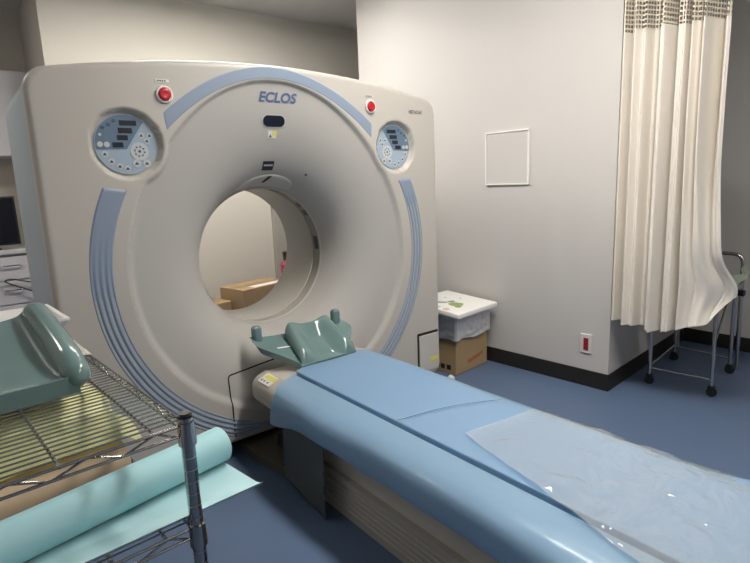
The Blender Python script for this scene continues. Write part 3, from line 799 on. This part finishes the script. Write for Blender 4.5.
tb('handle_frame', bend([(2.47,-1.135,.0),(2.43,-1.135,.735),(2.452,-.78,.735),(2.49,-.775,.0)], .06), .0125)
bm = BM(); cyl(bm, (2.432,-1.155,.500), (2.432,-1.105,.500), .020, 16); link('clamp_knob', bm, m_black, tr, smooth=True, auto=40)
def gc(u, v):
    return Vector((2.10+.20*u, -1.19-.03*v+.012*math.sin(u*9), .640-.035*v*v-.05*(1-u)*.3+.010*math.sin(u*7+v*5)+.05*u))
bm = BM(); grid(bm, gc, 24, 10); bmesh.ops.solidify(bm, geom=list(bm.faces), thickness=.004)
o = link('folded_cloth', bm, m_cloth, None, smooth=True); tag(o, 'pale green cloth poking out between the curtain and trolley handle', 'cloth')

# ------------------------------------------------------------------ wire rack at the left
AX = Vector((-.045*0-.078,.997,0)).normalized()       # along the long side, away from the camera
AW = Vector((-1,-.07,0)).normalized()                  # across, to the left
PO = Vector((-.958,-1.282,0))
LEN, WID = 1.16, .46
rk = R_('wire_shelf_rack', PO, 'chrome wire shelving rack standing at the left in front of the scanner', 'wire rack')
def rp(a, w, z): return PO + AX*a + AW*w + Vector((0,0,z))
for a, w in ((0,0),(LEN,0),(0,WID),(LEN,WID)):
    bm = BM(); cyl(bm, rp(a,w,.012), rp(a,w,.823), .0130, 20); ps = link('post', bm, m_chrome, rk, smooth=True, auto=40)
    bm = BM(); cyl(bm, rp(a,w,.823), rp(a,w,.829), .0140, 20); cyl(bm, rp(a,w,.829), rp(a,w,.832), .011, 20); link('post_cap', bm, m_black, ps, smooth=True, auto=40)
    for k in range(0 if a+w == 0 else 12, 31):
        z = .03+k*.0254; bm = BM()
        cyl(bm, rp(a,w,z), rp(a,w,z+.0014), .01315, 20, caps=False)
        link('groove_ring', bm, m_groovering, ps)
    bm = BM(); cyl(bm, rp(a,w,0), rp(a,w,.014), .018, 16); link('foot', bm, m_black, ps, smooth=True, auto=40)
def shelf(z):
    bm = BM()
    c = .018
    # perimeter: top and bottom wires with zigzag truss
    E = [((0,c),(0,WID-c),AW),((LEN,c),(LEN,WID-c),AW)]
    sides = [((0,0),(0,WID)),((LEN,0),(LEN,WID)),((0,0),(LEN,0)),((0,WID),(LEN,WID))]
    for (a0,w0),(a1,w1) in sides:
        L = math.hypot(a1-a0, w1-w0)
        def q(t, zz): return rp(a0+(a1-a0)*t, w0+(w1-w0)*t, zz)
        tube(bm, [q(c/L,z), q(1-c/L,z)], .0032, 8); tube(bm, [q(c/L,z-.020), q(1-c/L,z-.020)], .0032, 8)
        n = int(L/.056); pts = []
        zig = []
        for k in range(n+1):
            zig.append(q(clamp((k+.0)/n, c/L, 1-c/L), z if k % 2 else z-.020))
        tube(bm, bend(zig, .006, 3), .0024, 6)
    r = link('shelf_frame', bm, m_chrome, rk, smooth=True, auto=60)
    bm = BM()
    n = int(LEN/.0200)
    for k in range(1, n):
        a = k*LEN/n; tube(bm, [rp(a,.002,z+.004), rp(a,WID-.002,z+.004)], .0019, 6)
    d = link('shelf_wires', bm, m_chrome, rk, smooth=True, auto=60)
    bm = BM()
    for w in (.060,.215,.36): tube(bm, [rp(0,w,z-.001), rp(LEN,w,z-.001)], .0034, 8)
    link('support_rod', bm, m_steel, rk, smooth=True, auto=60)
    for a, w in ((0,0),(LEN,0),(0,WID),(LEN,WID)):
        b2 = BM(); cyl(b2, rp(a,w,z-.040), rp(a,w,z+.006), .0172, 20, .0158); link('collar', b2, m_chrome, rk, smooth=True, auto=40)
shelf(.808); shelf(.592); shelf(.12)
SZ = .598                                             # resting height on the middle shelf
# cyan roll
rl_c, rl_r = .115, .0475
def roll(name, a, w0, w1, r, m, label, cat, r_in=.018, z0=SZ+.0028, da=0):
    c0, c1 = rp(a,w0,z0+r), rp(a-da,w1,z0+r)
    d = (c1-c0).normalized(); u = Vector((0,0,1)); n = d.cross(u)
    bm = BM(); N = 40
    prof = [(c0,r_in),(c0,r-.003),(c0+d*.003,r),(c1-d*.003,r),(c1,r-.003),(c1,r_in)]
    rr = [[bm.verts.new(p+rad*(math.cos(2*PI*i/N)*u+math.sin(2*PI*i/N)*n)) for i in range(N)] for p, rad in prof]
    for j in range(len(rr)):
        k = (j+1) % len(rr)
        for i in range(N): bm.faces.new((rr[j][i], rr[j][(i+1)%N], rr[k][(i+1)%N], rr[k][i]))
    o = link(name, bm, m, None, smooth=True, auto=40); return tag(o, label, cat)
cr_ = roll('paper_roll', .190, -.155, .44, .042, m_cyan, 'thick cyan paper roll lying across the middle rack shelf and sticking out', 'paper roll', da=.09)
tn = roll('kraft_roll', .285, .045, .44, .049, m_tan, 'tan brown paper roll behind the cyan roll on the rack', 'paper roll', .03, da=.06)
# loose end of the cyan roll lying flat towards the post
def tail_pt(u, v):
    w = -.150+.58*u
    a = (.190-.09*u) + (.016-(.190-.09*u))*v
    z = SZ + .0015
    if v > .93: z += .012*((v-.93)/.07)**.7
    return rp(a, w - .012*v, z)
bm = slab(tail_pt, 30, 30, .0010, 1.0)
o = link('paper_tail', bm, m_cyan2, None, smooth=True, auto=60); tag(o, 'flat loose cyan sheet with curled edge under the cyan roll', 'paper sheet')
# yellow bundle
def bund(u, v):
    a = 2*PI*u; ph = PI*(v-.5)
    cxs = (abs(math.cos(a))**.55)*(1 if math.cos(a) > 0 else -1); sy = (abs(math.sin(a))**.55)*(1 if math.sin(a) > 0 else -1)
    cz = abs(math.cos(ph))**.5; sz = (abs(math.sin(ph))**.6)*(1 if math.sin(ph) > 0 else -1)
    aa = .505+.180*cxs*cz; ww = .198+.186*sy*cz
    z = SZ+.094+.092*sz
    nn = noise.noise(Vector((aa*14,ww*14,z*14)))*.012+noise.noise(Vector((aa*45,ww*30,z*40)))*.004
    zz = z + nn*(1 if sz > 0 else .1)
    return rp(aa+nn*.6, ww+nn*.6, max(SZ+.001, min(zz, .800)))
bm = BM(); grid(bm, bund, 90, 40, cu=True); o = link('cloth_bundle', bm, m_ylw, None, smooth=True); tag(o, 'rumpled yellow bundle stuffed under the top wire shelf', 'bundle')
# yellow folded cloth over the tan roll
def yc(u, v):
    a = .235+.10*u; w = .004+.42*v
    z = SZ+.118+.010*noise.noise(Vector((a*20,w*9,1)))+.035*sstep(.1,1,u)
    if v < .08: z -= .030*(1-v/.08)
    return rp(a, w, z)
bm = BM(); grid(bm, yc, 24, 50); bmesh.ops.solidify(bm, geom=list(bm.faces), thickness=.012)
o = link('folded_cloth', bm, m_ylw, None, smooth=True); tag(o, 'flat folded yellow cloth lying on top of the tan roll', 'cloth')

# teal pad on the top shelf
TZ = .8143
pd = R_('teal_pad', rp(.55,.28,TZ), 'big teal concave positioning pad leaning on the top wire shelf', 'positioning pad')
def pad_h(u):   # u 0 front .. 1 back : top surface height
    return TZ+.030+.085*u**1.15
def pad_pt(u, v):     # v 0 right .. 1 left
    a = .325+.42*u; w = .099+.40*v
    d = min(v, .5)
    rim = .034*math.exp(-(v/.055)**2)*sstep(0,.25,u+.08)
    frontlip = .008*math.exp(-(u/.05)**2)
    dish = -.018*math.sin(PI*clamp((v-.06)/.88))*sstep(0,.4,u)
    return rp(a, w, pad_h(u)+rim+frontlip+dish)
bm = BM(); nu, nv = 40, 60
V = grid(bm, pad_pt, nu, nv)
edge = [V[0][j] for j in range(nv)] + [V[i][nv-1] for i in range(1,nu)] + [V[nu-1][j] for j in range(nv-2,-1,-1)] + [V[i][0] for i in range(nu-2,0,-1)]
low = [bm.verts.new((v.co.x, v.co.y, TZ)) for v in edge]
ne = len(edge); fs = []
for i in range(ne): bm.faces.new((edge[i], edge[(i+1)%ne], low[(i+1)%ne], low[i]))
bm.faces.new(low)
sharp = [e for e in bm.edges if len(e.link_faces) == 2 and e.calc_face_angle(0) > 1.0]
bmesh.ops.bevel(bm, geom=sharp, offset=.017, segments=4, profile=.5, affect='EDGES')
link('pad_body', bm, m_teal, pd, smooth=True, auto=80)
bm = BM()
def bolster(t):
    u = -.01+1.02*t; return rp(.320+.42*u, .099, pad_h(clamp(u))+.014-.016*(1-sstep(0,.2,t))+.012*math.sin(PI*clamp(u))-.02*sstep(.9,1.02,u))
tube(bm, [bolster(k/40) for k in range(41)], lambda t: .028*(clamp(math.sin(PI*clamp(t,.0,1))*6)**.5 if 0 < t < 1 else .25)+.002, 18)
link('raised_rim', bm, m_teal, pd, smooth=True)
# white bin behind the pad
wb = R_('white_tub', rp(.95,.22,TZ), 'white plastic tub on the top rack shelf behind the teal pad', 'tub')
bm = BM()
a0, a1, w0, w1, zt = .82, 1.10, .004, .36, .878
inn = [(a0,w0),(a1,w0),(a1,w1),(a0,w1)]
def lp(s, z): return [bm.verts.new(rp((a0+a1)/2+((p[0]-(a0+a1)/2)*s), (w0+w1)/2+((p[1]-(w0+w1)/2)*s), z)) for p in inn]
L_ = [lp(.86,TZ), lp(1.0,zt), lp(1.04,zt), lp(1.04,zt+.008), lp(.97,zt+.008), lp(.84,TZ+.006)]
for j in range(5):
    for i in range(4): bm.faces.new((L_[j][i], L_[j][(i+1)%4], L_[j+1][(i+1)%4], L_[j+1][i]))
bm.faces.new(L_[0][::-1]); bm.faces.new(L_[5]); link('tub_body', bm, m_white, wb)
def wc(u, v):
    a = .60+.15*u; w = .000+.040*v
    return rp(a, w, TZ+.004+.042*sstep(0,.9,v)*sstep(0,.4,u)+.010*noise.noise(Vector((a*25,w*25,3)))*(.2+v))
bm = BM(); grid(bm, wc, 24, 16); 
for v in bm.verts: v.co.z = max(v.co.z, TZ+.001)
bmesh.ops.solidify(bm, geom=list(bm.faces), thickness=-.002)
o = link('white_wipe', bm, m_paper, None, smooth=True); tag(o, 'crumpled white wipe on the top rack shelf beside the teal pad', 'wipe')

# ------------------------------------------------------------------ things seen through the bore
def carton(name, o, ang, sx, sy, h, label, m, paper=False):
    a = Vector((math.cos(ang), math.sin(ang), 0)); p = Vector((-a.y, a.x, 0)); M = frameM(o, a, p)
    t = R_(name, (*(M @ Vector((sx/2,sy/2,0))).to_2d(), 0), label, 'cardboard box', None)
    bm = BM(); box(bm, (0,0,0), (sx,sy,h), .004, 1, M); link('carton_body', bm, m, t)
    bm = BM(); box(bm, (0,sy/2-.025,h-.0005), (sx,sy/2+.025,h+.0012), 0, 1, M); link('tape', bm, m_tape, t)
    if paper:
        bm = BM(); box(bm, (.12,.015,h-.0005), (sx-.03,.085,h+.0018), 0, 1, M); link('shipping_label', bm, m_paper, t)
carton('cardboard_box', (.405,1.50), math.radians(13), .48, .30, .475, 'large brown carton behind the scanner, framed by the bore', m_card, True)
carton('cardboard_box', (.075,1.56), math.radians(13), .29, .30, .385, 'lower small carton left of the large one behind the bore', m_card2)
bm = BM(); box(bm, (1.03,BY-.045,0), (1.40,BY-.003,1.45), .004); o = link('darker_strip_board', bm, m_board, None); tag(o, 'tall grey board put in for the darker strip on the wall behind the scanner', 'board')  # upright board added to give the darker strip seen right of the bore
rb = R_('crimson_bottle', (.985,1.82,0), 'crimson canister with a black top behind the scanner bore', 'canister')
bm = BM(); cyl(bm, (.985,1.82,0), (.985,1.82,.58), .07, 28); cyl(bm, (.985,1.82,.58), (.985,1.82,.615), .07, 28, .035); link('canister_body', bm, m_pinkred, rb, smooth=True, auto=40)
bm = BM(); cyl(bm, (.985,1.82,.612), (.985,1.82,.685), .042, 20, .05); link('black_cap', bm, m_black, rb, smooth=True, auto=40)

# ------------------------------------------------------------------ desk recess at far left
cb = R_('wall_cabinet', (-1.1,2.9,1.55), 'white wall cabinet hung high in the recess left of the scanner', 'cabinet')
bm = BM(); box(bm, (-1.46,2.77,1.55), (-.655,3.119,2.18)); link('cabinet_body', bm, m_cab, cb)
for x0, x1 in ((-1.455,-1.060),(-1.054,-.659)):
    bm = BM(); box(bm, (x0,2.752,1.553), (x1,2.769,2.177), .002); link('door', bm, m_cab, cb)
dk = R_('drawer_unit', (-1.1,2.7,0), 'pale drawer unit below the desk top at far left', 'drawers')
bm = BM(); box(bm, (-1.40,2.42,.02), (-.78,3.10,.835)); link('unit_body', bm, m_drawer, dk)
for z0, z1 in ((.65,.82),(.47,.64),(.05,.46)):
    bm = BM(); box(bm, (-1.39,2.402,z0), (-.79,2.42,z1), .003); d = link('drawer', bm, m_drawer, dk)
    bm = BM(); tube(bm, bend([(-1.02,2.404,(z0+z1)/2+.02),(-1.02,2.38,(z0+z1)/2+.02),(-.90,2.38,(z0+z1)/2+.02),(-.90,2.404,(z0+z1)/2+.02)], .008), .005, 8); link('handle', bm, m_steel, d, smooth=True)
ctp = BM(); box(ctp, (-1.9,2.385,.836), (-.72,3.118,.868), .004); o = link('desk_top', ctp, m_count, None); tag(o, 'grey desk top above the drawers at far left', 'desk top')
mo = R_('computer_monitor', (-1.1,2.5,.868), 'black computer monitor on the grey desk top at far left', 'monitor')
bm = BM(); box(bm, (-1.38,2.44,.90), (-.878,2.475,1.25), .006); link('screen_case', bm, m_black, mo)
bm = BM(); box(bm, (-1.365,2.4385,.912), (-.892,2.4402,1.238)); link('screen', bm, m_screen, mo)
bm = BM(); box(bm, (-1.14,2.47,.90), (-1.08,2.50,1.0)); box(bm, (-1.22,2.43,.8685), (-1.0,2.58,.880), .004); link('stand', bm, m_black, mo)
bm = BM(); tube(bm, bend([(-.80,2.37,.60),(-.98,2.37,.66),(-1.03,2.365,.655),(-1.0,2.365,.63),(-.80,2.365,.52),(-.74,2.37,.30),(-.74,2.5,.01)], .03), .005, 8)
o = link('black_cable', bm, m_black, None, smooth=True); tag(o, 'thin black cable looping in front of the pale drawers', 'cable')

# ------------------------------------------------------------------ world, camera
w = bpy.data.worlds.new('World'); S.world = w; w.use_nodes = True
w.node_tree.nodes['Background'].inputs[0].default_value = (.5,.5,.52,1); w.node_tree.nodes['Background'].inputs[1].default_value = .15
cam = bpy.data.cameras.new('Camera'); co = bpy.data.objects.new('Camera', cam); COL.objects.link(co)
yaw, pitch, roll_, fpx = .661, .185, -.040, 534.4
fw = Vector((math.sin(yaw)*math.cos(pitch), math.cos(yaw)*math.cos(pitch), -math.sin(pitch)))
r = Vector((math.cos(yaw), -math.sin(yaw), 0)); u = r.cross(fw)
r2 = r*math.cos(roll_)+u*math.sin(roll_); u2 = -r*math.sin(roll_)+u*math.cos(roll_)
co.matrix_world = Matrix(((r2.x,u2.x,-fw.x,-1.252),(r2.y,u2.y,-fw.y,-2.268),(r2.z,u2.z,-fw.z,1.251),(0,0,0,1)))
cam.sensor_width = 36; cam.sensor_fit = 'HORIZONTAL'; cam.lens = fpx/750*36; cam.clip_start = .02
S.camera = co
S.view_settings.view_transform = 'Standard'; S.view_settings.look = 'None'; S.view_settings.exposure = 0.0; S.view_settings.gamma = 1
S.view_settings.use_curve_mapping = False
